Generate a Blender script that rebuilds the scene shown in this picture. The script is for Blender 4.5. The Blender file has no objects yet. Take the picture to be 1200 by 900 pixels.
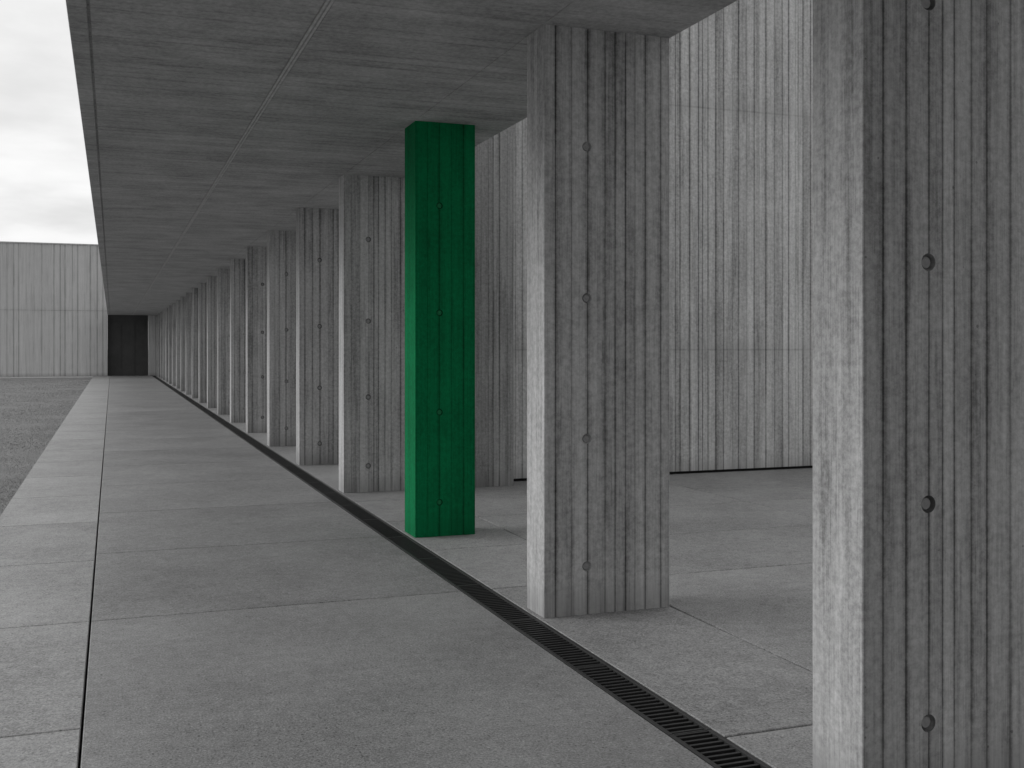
import bpy, bmesh, math, random
import numpy as np
from mathutils import Vector, Matrix
random.seed(4)
S = bpy.context.scene
S.view_settings.view_transform='Standard'; S.view_settings.look='None'; S.view_settings.exposure=0
C = S.collection
H = 3.518; YE = 67.0

# ------------------------------------------------------------ node helper
class N:
    def __init__(s, mat):
        mat.use_nodes=True; s.t=mat.node_tree; s.t.nodes.clear()
    def n(s, typ, **kw):
        nd=s.t.nodes.new(typ)
        for k,v in kw.items(): setattr(nd,k,v)
        return nd
    def put(s, sock, v):
        if isinstance(v,bpy.types.NodeSocket): s.t.links.new(v,sock)
        else: sock.default_value=v
    def m(s, op, a, b=0.0, c=0.0, clamp=False):
        nd=s.n('ShaderNodeMath',operation=op,use_clamp=clamp)
        s.put(nd.inputs[0],a); s.put(nd.inputs[1],b); s.put(nd.inputs[2],c)
        return nd.outputs[0]
    def v(s, op, a, b):
        nd=s.n('ShaderNodeVectorMath',operation=op)
        s.put(nd.inputs[0],a); s.put(nd.inputs[1],b); return nd.outputs[0]
    def noise(s, vec, scale=1.0, detail=4.0, rough=.55):
        nd=s.n('ShaderNodeTexNoise'); s.put(nd.inputs['Vector'],vec)
        nd.inputs['Scale'].default_value=scale; nd.inputs['Detail'].default_value=detail
        nd.inputs['Roughness'].default_value=rough; return nd.outputs[0]
    def mr(s, val, a, b, c=0.0, d=1.0, smooth=True):
        nd=s.n('ShaderNodeMapRange'); nd.interpolation_type='SMOOTHSTEP' if smooth else 'LINEAR'
        s.put(nd.inputs['Value'],val)
        nd.inputs['From Min'].default_value=a; nd.inputs['From Max'].default_value=b
        nd.inputs['To Min'].default_value=c; nd.inputs['To Max'].default_value=d
        return nd.outputs[0]
    def white(s,w):
        nd=s.n('ShaderNodeTexWhiteNoise',noise_dimensions='1D'); s.put(nd.inputs['W'],w)
        sc=s.n('ShaderNodeSeparateColor'); s.put(sc.inputs[0],nd.outputs['Color']); return sc.outputs

def finish(N_, tone, height, col, rough=.85, spec=.3):
    sc=N_.n('ShaderNodeVectorMath',operation='SCALE'); sc.inputs[0].default_value=col
    N_.put(sc.inputs['Scale'],tone)
    p=N_.n('ShaderNodeBsdfPrincipled'); N_.put(p.inputs['Base Color'],sc.outputs[0])
    N_.put(p.inputs['Roughness'],rough); p.inputs['Specular IOR Level'].default_value=spec
    if height is not None:
        b=N_.n('ShaderNodeBump'); b.inputs['Strength'].default_value=1.0; b.inputs['Distance'].default_value=1.0
        N_.put(b.inputs['Height'],height); N_.put(p.inputs['Normal'],b.outputs[0])
    o=N_.n('ShaderNodeOutputMaterial'); N_.put(o.inputs['Surface'],p.outputs[0])

def boards(name, col, lifts=None, cell=.16, streak=1.0, seam_d=.5, kind='v', bw=.146, blot=.3, rand=True, bug=.45, spec=.2, fine=1.0, drp=1.0):
    """board-marked concrete; kind 'v' reads the board number from the mesh's UV (u = board index), 'c' uses y"""
    mat=bpy.data.materials.new(name); n=N(mat)
    T=n.n('ShaderNodeTexCoord'); tc=T.outputs['Object']
    sp=n.n('ShaderNodeSeparateXYZ'); n.put(sp.inputs[0],tc)
    x,y,z=sp.outputs
    r=n.n('ShaderNodeObjectInfo').outputs['Random']
    off=n.m('MULTIPLY',r,41.3) if rand else 3.7
    cx=n.n('ShaderNodeCombineXYZ')
    for i in range(3): n.put(cx.inputs[i],off)
    vec=n.v('ADD',tc,cx.outputs[0])
    if kind=='v':
        su=n.n('ShaderNodeSeparateXYZ'); n.put(su.inputs[0],T.outputs['UV']); u=su.outputs[0]; a=(1,1,.022); a2=(1,1,.045)
    else: u=n.m('DIVIDE',n.m('ADD',y,6),bw); a=(.05,1,1); a2=(.14,1,1)
    idx=n.m('FLOOR',u); fr=n.m('SUBTRACT',u,idx)
    near=n.m('FLOOR',n.m('ADD',u,.5))
    c=n.white(n.m('ADD',idx,off)); q=n.white(n.m('ADD',n.m('ADD',near,off),.37))
    dist=n.m('MINIMUM',fr,n.m('SUBTRACT',1,fr))
    va=n.v('MULTIPLY',vec,a)
    s1=n.noise(n.v('MULTIPLY',vec,a2),10,4,.65); s3=n.noise(va,38,5,.75)
    bl=n.noise(vec,1.9,5,.65); mid=n.noise(vec,30,6,.8)
    dw=n.m('ADD',dist,n.m('MULTIPLY',n.m('SUBTRACT',mid,.5),.10))
    seam=n.mr(dw,.0,.075,1,0); halo=n.mr(dw,.0,.26,1,0)
    drip=n.mr(s1,.50,.62); thin=n.mr(s3,.53,.61); pale=n.mr(s1,.33,.45,1,0)
    mask=n.mr(n.noise(n.v('MULTIPLY',vec,(1,1,.14) if kind=='v' else (.15,1,1)),8,3,.6),.36,.60)
    t=n.m('ADD',1.04,n.m('MULTIPLY',n.m('SUBTRACT',c[0],.5),cell*2))
    def add(t,val,k,c=.5): return n.m('ADD',t,n.m('MULTIPLY',n.m('SUBTRACT',val,c),k))
    t=add(t,s3,1.2*streak); t=add(t,bl,blot*1.9); t=add(t,n.mr(mid,.33,.67),.38*fine)
    t=n.m('SUBTRACT',t,n.m('MULTIPLY',drip,.24*streak*drp)); t=n.m('SUBTRACT',t,n.m('MULTIPLY',thin,.30*streak))
    t=n.m('ADD',t,n.m('MULTIPLY',pale,.16*streak))
    sv=n.m('MULTIPLY',n.m('ADD',n.m('MULTIPLY',mask,.45),.55),n.m('ADD',.15,n.m('MULTIPLY',n.mr(q[1],.12,.65),.85)))
    t=n.m('MULTIPLY',t,n.m('SUBTRACT',1,n.m('MULTIPLY',n.m('MULTIPLY',seam,sv),seam_d)))
    t=n.m('MULTIPLY',t,n.m('SUBTRACT',1,n.m('MULTIPLY',n.m('MULTIPLY',halo,sv),seam_d*.55)))
    if bug>0:
        vb=n.n('ShaderNodeTexVoronoi',feature='F1'); n.put(vb.inputs['Vector'],vec)
        vb.inputs['Scale'].default_value=19; vb.inputs['Randomness'].default_value=1
        sb=n.n('ShaderNodeSeparateColor'); n.put(sb.inputs[0],vb.outputs['Color'])
        rad=n.m('MULTIPLY',n.m('POWER',sb.outputs[0],3.0),.13)
        bugs=n.mr(n.m('SUBTRACT',vb.outputs['Distance'],rad),-.03,.02,1,0)
        bugs=n.m('MULTIPLY',bugs,n.mr(sb.outputs[1],.3,.4))
        t=n.m('MULTIPLY',t,n.m('SUBTRACT',1,n.m('MULTIPLY',bugs,bug)))
    h=n.m('ADD',n.m('MULTIPLY',mid,.0016),n.m('MULTIPLY',s3,.003))
    if kind=='c': h=n.m('ADD',h,n.m('MULTIPLY',c[1],.0008))
    if lifts:
        z0,lh,ls=lifts
        f=n.m('FRACT',n.m('DIVIDE',n.m('SUBTRACT',n.m('ADD',z,50*lh),z0),lh))
        d=n.m('MULTIPLY',n.m('MINIMUM',f,n.m('SUBTRACT',1,f)),lh)
        ln=n.mr(d,.002,.018,1,0)
        band=n.m('MULTIPLY',n.mr(d,.0,.22,1,0),n.mr(mid,.4,.65))
        t=n.m('MULTIPLY',t,n.m('SUBTRACT',1,n.m('ADD',n.m('MULTIPLY',n.m('MULTIPLY',ln,ls),n.m('ADD',.4,mask)),n.m('MULTIPLY',band,.16))))
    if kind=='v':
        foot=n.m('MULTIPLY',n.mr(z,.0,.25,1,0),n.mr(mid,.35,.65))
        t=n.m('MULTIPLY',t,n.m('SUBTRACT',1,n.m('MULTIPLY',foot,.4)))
    t=n.m('MAXIMUM',t,.08)
    finish(n,t,h,col,.85,spec); return mat

def slabmat(name, col, var=.05, stain=1.0):
    mat=bpy.data.materials.new(name); n=N(mat)
    tc=n.n('ShaderNodeTexCoord').outputs['Object']
    isl=n.n('ShaderNodeNewGeometry').outputs['Random Per Island']
    cx=n.n('ShaderNodeCombineXYZ'); n.put(cx.inputs[2],n.m('MULTIPLY',isl,30))
    vec=n.v('ADD',tc,cx.outputs[0])
    big=n.noise(vec,1.0,5,.6); mid=n.noise(vec,12,7,.82); fine=n.noise(vec,95,3,.8)
    vb=n.n('ShaderNodeTexVoronoi',feature='F1'); n.put(vb.inputs['Vector'],vec); vb.inputs['Scale'].default_value=65
    sb=n.n('ShaderNodeSeparateColor'); n.put(sb.inputs[0],vb.outputs['Color'])
    dot=n.mr(vb.outputs['Distance'],.2,.42,1,0)
    agg=n.m('MULTIPLY',dot,n.mr(sb.outputs[0],.66,.85))
    lite=n.m('MULTIPLY',dot,n.mr(sb.outputs[1],.78,.95))
    t=n.m('ADD',1.0,n.m('MULTIPLY',n.m('SUBTRACT',isl,.5),var*2))
    def add(t,val,k,c=.5): return n.m('ADD',t,n.m('MULTIPLY',n.m('SUBTRACT',val,c),k))
    t=add(t,big,.8*stain); t=add(t,mid,1.2*stain); t=add(t,n.mr(fine,.33,.67),.70)
    st=n.mr(n.noise(vec,2.6,7,.72),.56,.70)
    t=n.m('MULTIPLY',t,n.m('SUBTRACT',1,n.m('MULTIPLY',st,.08)))
    t=n.m('SUBTRACT',t,n.m('MULTIPLY',agg,.50)); t=n.m('ADD',t,n.m('MULTIPLY',lite,.50))
    t=n.m('MAXIMUM',t,.15)
    h=n.m('ADD',n.m('MULTIPLY',fine,.0025),n.m('MULTIPLY',mid,.0025))
    finish(n,t,h,col,.55,.45); return mat

def plain(name,col,rough=.6,metal=0,nz=.4,sc=30):
    mat=bpy.data.materials.new(name); n=N(mat)
    tc=n.n('ShaderNodeTexCoord').outputs['Object']
    a=n.noise(tc,sc,4,.65)
    t=n.m('ADD',1,n.m('MULTIPLY',n.m('SUBTRACT',a,.5),nz*2))
    finish(n,t,None,col,rough,.4)
    mat.node_tree.nodes['Principled BSDF'].inputs['Metallic'].default_value=metal
    return mat

g=lambda v:(v,v,v)
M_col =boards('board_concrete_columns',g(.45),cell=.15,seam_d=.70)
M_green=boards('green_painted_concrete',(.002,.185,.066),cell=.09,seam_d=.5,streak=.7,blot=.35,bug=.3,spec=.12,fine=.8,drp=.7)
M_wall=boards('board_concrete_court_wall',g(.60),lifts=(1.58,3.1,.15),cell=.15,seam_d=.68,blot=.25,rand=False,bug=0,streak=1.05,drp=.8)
M_far =boards('board_concrete_far_wall',g(.68),lifts=(3.75,3.75,.35),cell=.05,seam_d=.45,blot=.1,rand=False,bug=0,streak=.5,fine=.5)
M_ceil=boards('board_concrete_soffit',g(.40),cell=.06,seam_d=.20,kind='c',blot=.5,bug=.35,streak=.5,fine=1.0)
M_batten=plain('pale_soffit_seam',g(.50),.85,0,.5,20)
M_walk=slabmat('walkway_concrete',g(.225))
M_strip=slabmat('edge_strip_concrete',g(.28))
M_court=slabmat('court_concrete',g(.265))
M_dark=plain('dark_joint',g(.012),.9)
M_iron=plain('cast_iron',g(.035),.5,.2)
M_door=plain('dark_door_panels',g(.08),.6,0,.5,1.2)
M_plug=plain('mortar_plug',g(.34),.9)
M_soil=plain('soil',g(.10),.95,0,.6,3)

# ------------------------------------------------------------ mesh helpers
def obj(name, mesh, mat=None, parent=None, loc=(0,0,0), **props):
    o=bpy.data.objects.new(name,mesh); C.objects.link(o); o.location=loc
    if mat and not mesh.materials: mesh.materials.append(mat)
    if parent: o.parent=parent
    for k,v in props.items(): o[k]=v
    return o
def cbox(bm,x0,x1,y0,y1,z0,z1,c=0.0,down=False,mi=0):
    if c<=0:
        r=[(x0,y0,z0),(x1,y0,z0),(x1,y1,z0),(x0,y1,z0)],[(x0,y0,z1),(x1,y0,z1),(x1,y1,z1),(x0,y1,z1)]
    elif not down:
        r=[(x0,y0,z0),(x1,y0,z0),(x1,y1,z0),(x0,y1,z0)],[(x0,y0,z1-c),(x1,y0,z1-c),(x1,y1,z1-c),(x0,y1,z1-c)],[(x0+c,y0+c,z1),(x1-c,y0+c,z1),(x1-c,y1-c,z1),(x0+c,y1-c,z1)]
    else:
        r=[(x0+c,y0+c,z0),(x1-c,y0+c,z0),(x1-c,y1-c,z0),(x0+c,y1-c,z0)],[(x0,y0,z0+c),(x1,y0,z0+c),(x1,y1,z0+c),(x0,y1,z0+c)],[(x0,y0,z1),(x1,y0,z1),(x1,y1,z1),(x0,y1,z1)]
    vs=[[bm.verts.new(p) for p in ring] for ring in r]
    fs=[bm.faces.new(vs[0][::-1]),bm.faces.new(vs[-1])]
    for a,b in zip(vs[:-1],vs[1:]):
        for i in range(4):
            j=(i+1)%4; fs.append(bm.faces.new((a[i],a[j],b[j],b[i])))
    for f in fs: f.material_index=mi
def tomesh(bm,name):
    me=bpy.data.meshes.new(name); bm.to_mesh(me); bm.free(); return me
def boardbox(bm,x0,x1,y0,y1,z0,z1,bw,seed=0,step=.003,gd=.005,gw=.0035,jit=.35,u0=0,c=.005,flat_ends=False):
    """upright prism whose faces carry real board steps and seam grooves; uv.u = board index"""
    rn=random.Random(seed); uvl=bm.loops.layers.uv.verify()
    prof=[]; u=u0
    sides=[((x0,y0),(1,0),x1-x0,(0,1)),((x1,y0),(0,1),y1-y0,(-1,0)),((x1,y1),(-1,0),x1-x0,(0,-1)),((x0,y1),(0,-1),y1-y0,(1,0))]
    for si,((px,py),(dx,dy),Ls,(nx_,ny_)) in enumerate(sides):
        one=flat_ends and si%2==1
        nb=1 if one else max(1,round(Ls/bw)); ws=[1+rn.uniform(-jit,jit) for _ in range(nb)]; k=Ls/sum(ws); s=0
        for i,w_ in enumerate(ws):
            w_*=k; o=0 if one else rn.uniform(0,step)
            a=s+(c if i==0 else gw); b=s+w_-(c if i==nb-1 else gw)
            for ss,oo,uu in ((a,o,u+(a-s)/w_),(b,o,u+(b-s)/w_)):
                if one: uu=u+.42+.16*(ss-s)/w_
                prof.append((px+dx*ss+nx_*oo,py+dy*ss+ny_*oo,uu))
            s+=w_; u+=1
            if i<nb-1: prof.append((px+dx*s+nx_*gd,py+dy*s+ny_*gd,u))
    lo=[bm.verts.new((p[0],p[1],z0)) for p in prof]; hi=[bm.verts.new((p[0],p[1],z1)) for p in prof]
    n_=len(prof); bm.faces.new(lo[::-1]); bm.faces.new(hi)
    for i in range(n_):
        j=(i+1)%n_; f=bm.faces.new((lo[i],lo[j],hi[j],hi[i]))
        ua=prof[i][2]; ub=prof[j][2] if j else u
        if math.floor(ua)!=math.floor(ub-1e-3) and abs(ua-round(ua))>1e-3: ua=ub=math.floor(ua)+.5
        if abs(ua-round(ua))<1e-4 : ua+=1e-4
        for l,uv in zip(f.loops,((ua,z0),(ub-1e-4,z0),(ub-1e-4,z1),(ua,z1))): l[uvl].uv=uv
    return u

# ------------------------------------------------------------ ground / paving
bm=bmesh.new(); cbox(bm,-900,900,-900,900,-1.0,-.16)
obj('ground',tomesh(bm,'ground'),M_soil,kind='structure')
def run(x0,x1,ys,c=.004,gap=.012,z=0):
    for a,b in zip(ys[:-1],ys[1:]): cbox(bm,x0,x1,a+gap/2,b-gap/2,-.12,z,c)
ym=[-6,-2.0,2.4,6.83]; 
while ym[-1]<64: ym.append(ym[-1]+2.22)
ym[-1]=YE
yl=[-6,-3,-.9,1.05,2.98,4.92,6.83]
while yl[-1]<64: yl.append(yl[-1]+1.95)
yl[-1]=YE
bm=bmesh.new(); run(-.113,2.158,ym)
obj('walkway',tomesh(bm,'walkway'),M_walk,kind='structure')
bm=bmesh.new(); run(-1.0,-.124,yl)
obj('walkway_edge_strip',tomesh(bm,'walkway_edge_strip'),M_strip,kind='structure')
bm=bmesh.new()
yc=[-6,-2,1,3.9,6.83,8.3,9.8,11.2]
run(2.372,3.245,yc,gap=.016); run(3.262,6.2,yc,gap=.016); run(6.217,9.2,yc,gap=.016); run(9.217,12.98,yc,gap=.016)
cbox(bm,2.372,3.252,11.206,YE,-.12,0,.004); cbox(bm,3.26,12.98,11.206,12.3,-.12,0,.004)
cbox(bm,3.26,12.98,12.306,YE,-.12,0,.004)
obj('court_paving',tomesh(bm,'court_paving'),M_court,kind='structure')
bm=bmesh.new(); cbox(bm,-60,-1.01,63.8,YE,-.12,.0,.004)
obj('far_path',tomesh(bm,'far_path'),slabmat('path_concrete',g(.40)),kind='structure')

nx,ny=60,160
bm=bmesh.new(); grid=[]
for j in range(ny+1):
    row=[]
    yy=-6+ (63.78+6)*(j/ny)
    for i in range(nx+1):
        xx=-1.012-59*(i/nx)**1.6
        row.append(bm.verts.new((xx,yy,-.035+.006*math.sin(xx*1.9+yy*.7)*math.sin(yy*1.3))))
    grid.append(row)
for j in range(ny):
    for i in range(nx): bm.faces.new((grid[j][i+1],grid[j][i],grid[j+1][i],grid[j+1][i+1]))
mat=bpy.data.materials.new('lawn_ground'); n=N(mat); tc=n.n('ShaderNodeTexCoord').outputs['Object']
a=n.noise(tc,.8,4,.6); b=n.noise(tc,60,4,.8)
t=n.m('ADD',n.m('ADD',n.m('MULTIPLY',a,.5),.3),n.m('MULTIPLY',n.mr(b,.3,.7),.45))
finish(n,t,n.m('MULTIPLY',b,.004),g(.28),.95,.1)
obj('lawn',tomesh(bm,'lawn'),mat,kind='structure')
rng=np.random.default_rng(3)
cnt=170000
yy=8+54*rng.random(cnt)**1.7; wid=np.minimum(1.0+yy*.13,9.0)
xx=-1.02-rng.random(cnt)*wid
hh=rng.uniform(.005,.013,cnt)*(1+yy*.006); ang=rng.random(cnt)*6.283; ww=rng.uniform(.0015,.0030,cnt)*(1+yy*.04)
lx=rng.normal(0,.9,cnt)*hh; ly=rng.normal(0,.9,cnt)*hh
v=np.zeros((cnt,3,3)); z0=-.036
v[:,0]=np.stack([xx-np.cos(ang)*ww,yy-np.sin(ang)*ww,np.full(cnt,z0)],1)
v[:,1]=np.stack([xx+np.cos(ang)*ww,yy+np.sin(ang)*ww,np.full(cnt,z0)],1)
v[:,2]=np.stack([xx+lx,yy+ly,z0+hh+.006],1)
me=bpy.data.meshes.new('grass'); me.from_pydata(v.reshape(-1,3).tolist(),[],np.arange(cnt*3).reshape(-1,3).tolist())
mat=bpy.data.materials.new('grass_blades'); n=N(mat)
isl=n.n('ShaderNodeNewGeometry').outputs['Random Per Island']
finish(n,n.mr(isl,0,1,.7,1.4,False),None,g(.30),.8,.15)
obj('grass',me,mat,kind='stuff',label='short cropped grass beside the concrete walkway',category='grass')

# ------------------------------------------------------------ drain
bm=bmesh.new()
cbox(bm,2.160,2.163,-6,YE,-.14,-.010); cbox(bm,2.367,2.370,-6,YE,-.14,-.010); cbox(bm,2.163,2.367,-6,YE,-.14,-.13)
obj('drain_channel',tomesh(bm,'drain_channel'),M_dark,kind='structure')
L=1.0
bm=bmesh.new()
cbox(bm,-.101,-.080,.002,L-.002,-.035,-.001,.0015); cbox(bm,.080,.101,.002,L-.002,-.035,-.001,.0015)
cbox(bm,-.080,.080,.002,.012,-.03,-.004); cbox(bm,-.080,.080,L-.012,L-.002,-.03,-.004)
nb=22
for i in range(nb):
    yb=.012+(L-.024)*(i+.5)/nb
    cbox(bm,-.0802,.0802,yb-.0075,yb+.0075,-.02,-.006,.001)
grate=tomesh(bm,'drain_grate')
for k in range(int(YE)-1):
    obj('drain_grate',grate,M_iron,loc=(2.265,1.0+k*L-.0,0),label='slotted dark iron drain grate set in paving',category='drain grate',group='grates along the drain channel')

# ------------------------------------------------------------ roof
bm=bmesh.new()
cbox(bm,-.236,3.235,-6,YE-.01,H+.014,H+.42)
yj=[-6.0]; 
while yj[-1]<YE: yj.append(yj[-1]+1.46)
yj[-1]=YE-.01
for a,b in zip(yj[:-1],yj[1:]):
    for x0,x1 in ((-.117,1.106),(1.154,2.394),(2.3965,3.240)):
        cbox(bm,x0,x1,a+.0008,b-.0008,H,H+.02,.0028,down=True)
cbox(bm,1.109,1.128,-6,YE-.01,H-.006,H+.02,.004,down=True,mi=1)
cbox(bm,1.132,1.151,-6,YE-.01,H-.006,H+.02,.004,down=True,mi=1)
cbox(bm,-.24,-.133,-6,YE-.01,H-.006,H+.43,.004,down=True)
cbox(bm,3.2355,3.245,-6,YE-.01,H+.021,H+.43)
me=tomesh(bm,'portico_roof'); me.materials.append(M_ceil); me.materials.append(M_batten)
obj('portico_roof',me,None,label='long flat board-marked concrete roof slab resting on columns',category='roof')

# ------------------------------------------------------------ columns
def column_mesh(name,w,t,hx,bw,seed,jit=.35,sh=.001,hr=.038):
    bm=bmesh.new(); boardbox(bm,0,w,0,t,.001,H+.008,bw,seed,jit=jit,flat_ends=True)
    me=tomesh(bm,name); o=bpy.data.objects.new('tmp',me); C.objects.link(o)
    bm=bmesh.new()
    for z in (.29,1.055,1.90,2.81):
        for (ys,sg) in ((0,1),(t,-1)):
            m=Matrix.Translation((hx,ys+sg*sh,z))@Matrix.Rotation(sg*-math.pi/2,4,'X')
            bmesh.ops.create_cone(bm,cap_ends=True,segments=28,radius1=hr,radius2=.024,depth=.034,matrix=m)
    cm=tomesh(bm,'cut'); co=bpy.data.objects.new('cut',cm); C.objects.link(co)
    md=o.modifiers.new('b','BOOLEAN'); md.object=co; md.operation='DIFFERENCE'; md.solver='EXACT'
    dg=bpy.context.evaluated_depsgraph_get(); res=bpy.data.meshes.new_from_object(o.evaluated_get(dg)); res.name=name
    bpy.data.objects.remove(o); bpy.data.objects.remove(co)
    return res
bm=bmesh.new()
bmesh.ops.create_cone(bm,cap_ends=True,segments=20,radius1=.0225,radius2=.019,depth=.006,matrix=Matrix.Translation((0,.0165,0))@Matrix.Rotation(math.pi/2,4,'X'))
plug=tomesh(bm,'tie_hole'); plug.materials.append(M_plug)
M_gplug=plain('green_painted_plug',(.002,.185,.066),.7)
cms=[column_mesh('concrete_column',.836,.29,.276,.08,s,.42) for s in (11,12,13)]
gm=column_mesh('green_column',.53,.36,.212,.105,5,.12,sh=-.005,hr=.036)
for k in range(-2,21):
    y=5.97+2.91*k if k<=1 else 8.88+3.02*(k-1)
    if k==1:
        o=obj('concrete_column',gm,M_green,loc=(2.4,y,0),label='slender concrete column painted solid green on paving',category='column')
    else:
        o=obj('concrete_column',cms[(k+2)%3],M_col,loc=(2.4,y,0),category='column',
              label='bare grey board-marked concrete column with round tie holes')
    o['group']='row of columns along the walkway'
    if -1<=k<=7:
        for z in (.29,1.055,1.90,2.81):
            p=obj('tie_hole',plug,None,parent=o,loc=(.212 if k==1 else .276,-.006 if k==1 else 0,z))
            if k==1: p.material_slots[0].link='OBJECT'; p.material_slots[0].material=M_gplug

# ------------------------------------------------------------ court walls
def wall(name,x0,x1,y0,y1,h,mat,seed,**p):
    bm=bmesh.new(); boardbox(bm,x0,x1,y0,y1,.035,h,.095,seed,step=.006,gd=.009,gw=.006,jit=.5)
    o=obj(name,tomesh(bm,name),mat,**p)
    bm=bmesh.new(); cbox(bm,x0+.03,x1-.03,y0+.03,y1-.03,-.02,.037)
    obj('base_joint',tomesh(bm,'base_joint'),M_dark,parent=o)
    return o
wl='tall pale board-marked concrete wall closing the court'
wall('court_wall',3.262,12.99,12.22,12.6,7.5,M_wall,1,label=wl,category='wall')
wall('court_wall',13.0,13.4,-5.6,12.6,7.5,M_wall,2,label=wl,category='wall')  # unseen side wall, added to shade the near column and court
wall('court_wall',3.262,12.99,-5.6,-5.2,7.5,M_wall,3,label=wl,category='wall')  # unseen wall behind the camera, added to darken the columns' broad faces
bm=bmesh.new(); boardbox(bm,3.262,4.385,11.86,12.214,.001,7.5,.08,9)
obj('wall_pier',tomesh(bm,'wall_pier'),boards('board_concrete_pier',g(.32),cell=.14,seam_d=.68),label='tall grey concrete pier standing against the court wall',category='pier')

# ------------------------------------------------------------ far wall with dark entrance
DX=2.0
bm=bmesh.new()
boardbox(bm,-60,-.245,YE,YE+.5,-.15,7.5,.34,21,step=.004,gd=.008,gw=.010,jit=.3)
boardbox(bm,DX,20,YE,YE+.5,-.15,7.5,.34,22,step=.004,gd=.008,gw=.010,jit=.3,u0=400)
boardbox(bm,-.243,DX-.002,YE,YE+.5,H+.02,7.498,.34,23,gd=.008,gw=.010,u0=800)
cbox(bm,-60,20,YE-.02,YE+.52,7.5,7.58)
fw=obj('far_wall',tomesh(bm,'far_wall'),M_far,label='high pale concrete wall closing the far end',category='wall')
bm=bmesh.new()
cbox(bm,-.24,DX-.004,YE+.35,YE+.4,-.02,H+.02)
for i in range(4):
    xx=-.24+2.2*i/3; cbox(bm,xx,xx+.03,YE+.33,YE+.352,-.02,H+.018)
cbox(bm,-.24,DX-.004,YE+.28,YE+.327,H-.32,H+.018)
obj('entrance_door',tomesh(bm,'entrance_door'),M_door,parent=fw,label='dark panelled entrance at the end of the walkway')

# ------------------------------------------------------------ light
sun_el=math.radians(27); az=math.radians(-70)
ld=bpy.data.lights.new('sun','SUN'); ld.energy=1.25; ld.angle=math.radians(34)
so=bpy.data.objects.new('sun',ld); C.objects.link(so)
d=Vector((math.sin(az)*math.cos(sun_el),math.cos(az)*math.cos(sun_el),math.sin(sun_el)))
so.rotation_euler=d.to_track_quat('Z','Y').to_euler()
W=bpy.data.worlds.new('World'); S.world=W; W.use_nodes=True
n=N.__new__(N); n.t=W.node_tree; n.t.nodes.clear()
sky=n.n('ShaderNodeTexSky',sky_type='NISHITA'); sky.sun_disc=False; sky.sun_elevation=sun_el; sky.sun_rotation=az; sky.air_density=1; sky.dust_density=4
hs=n.n('ShaderNodeHueSaturation'); hs.inputs['Saturation'].default_value=0; n.put(hs.inputs['Color'],sky.outputs[0])
tc=n.n('ShaderNodeTexCoord').outputs['Generated']
sp=n.n('ShaderNodeSeparateXYZ'); n.put(sp.inputs[0],tc)
zz=n.m('ADD',n.m('MAXIMUM',sp.outputs[2],0),.12)
cx=n.n('ShaderNodeCombineXYZ'); n.put(cx.inputs[0],n.m('DIVIDE',sp.outputs[0],zz)); n.put(cx.inputs[1],n.m('DIVIDE',sp.outputs[1],zz))
c1=n.noise(cx.outputs[0],1.0,6,.55)
cl=n.mr(c1,.32,.66,6.7,8.7)
# overcast sky: brighter towards the zenith and towards the hidden sun, duller opposite it
cl=n.m('MULTIPLY',cl,n.mr(sp.outputs[2],.45,1.0,1.0,1.6))
dd=n.m('ADD',n.m('MULTIPLY',sp.outputs[0],-.5),n.m('MULTIPLY',sp.outputs[1],.85))
cl=n.m('MULTIPLY',cl,n.mr(dd,-.7,.4,.36,1.0))
up=n.mr(sp.outputs[2],-.02,.0,.25,1)
cc=n.n('ShaderNodeCombineXYZ')
for i in range(3): n.put(cc.inputs[i],cl)
mx=n.n('ShaderNodeMix',data_type='RGBA'); mx.inputs[0].default_value=.94
n.put(mx.inputs[6],hs.outputs[0]); n.put(mx.inputs[7],cc.outputs[0])
sc=n.n('ShaderNodeVectorMath',operation='SCALE'); n.put(sc.inputs[0],mx.outputs[2]); n.put(sc.inputs['Scale'],up)
bg=n.n('ShaderNodeBackground'); n.put(bg.inputs[0],sc.outputs[0]); bg.inputs[1].default_value=.118
o=n.n('ShaderNodeOutputWorld'); n.put(o.inputs[0],bg.outputs[0])

# ------------------------------------------------------------ camera
cd=bpy.data.cameras.new('camera'); cam=bpy.data.objects.new('camera',cd); C.objects.link(cam); S.camera=cam
cd.sensor_width=36; cd.lens=1274/1200*36; cd.shift_y=-42/1200; cd.clip_end=3000; cd.clip_start=.05
cam.location=(0,0,1.6); cam.rotation_euler=(math.radians(90),0,math.radians(-20.2))
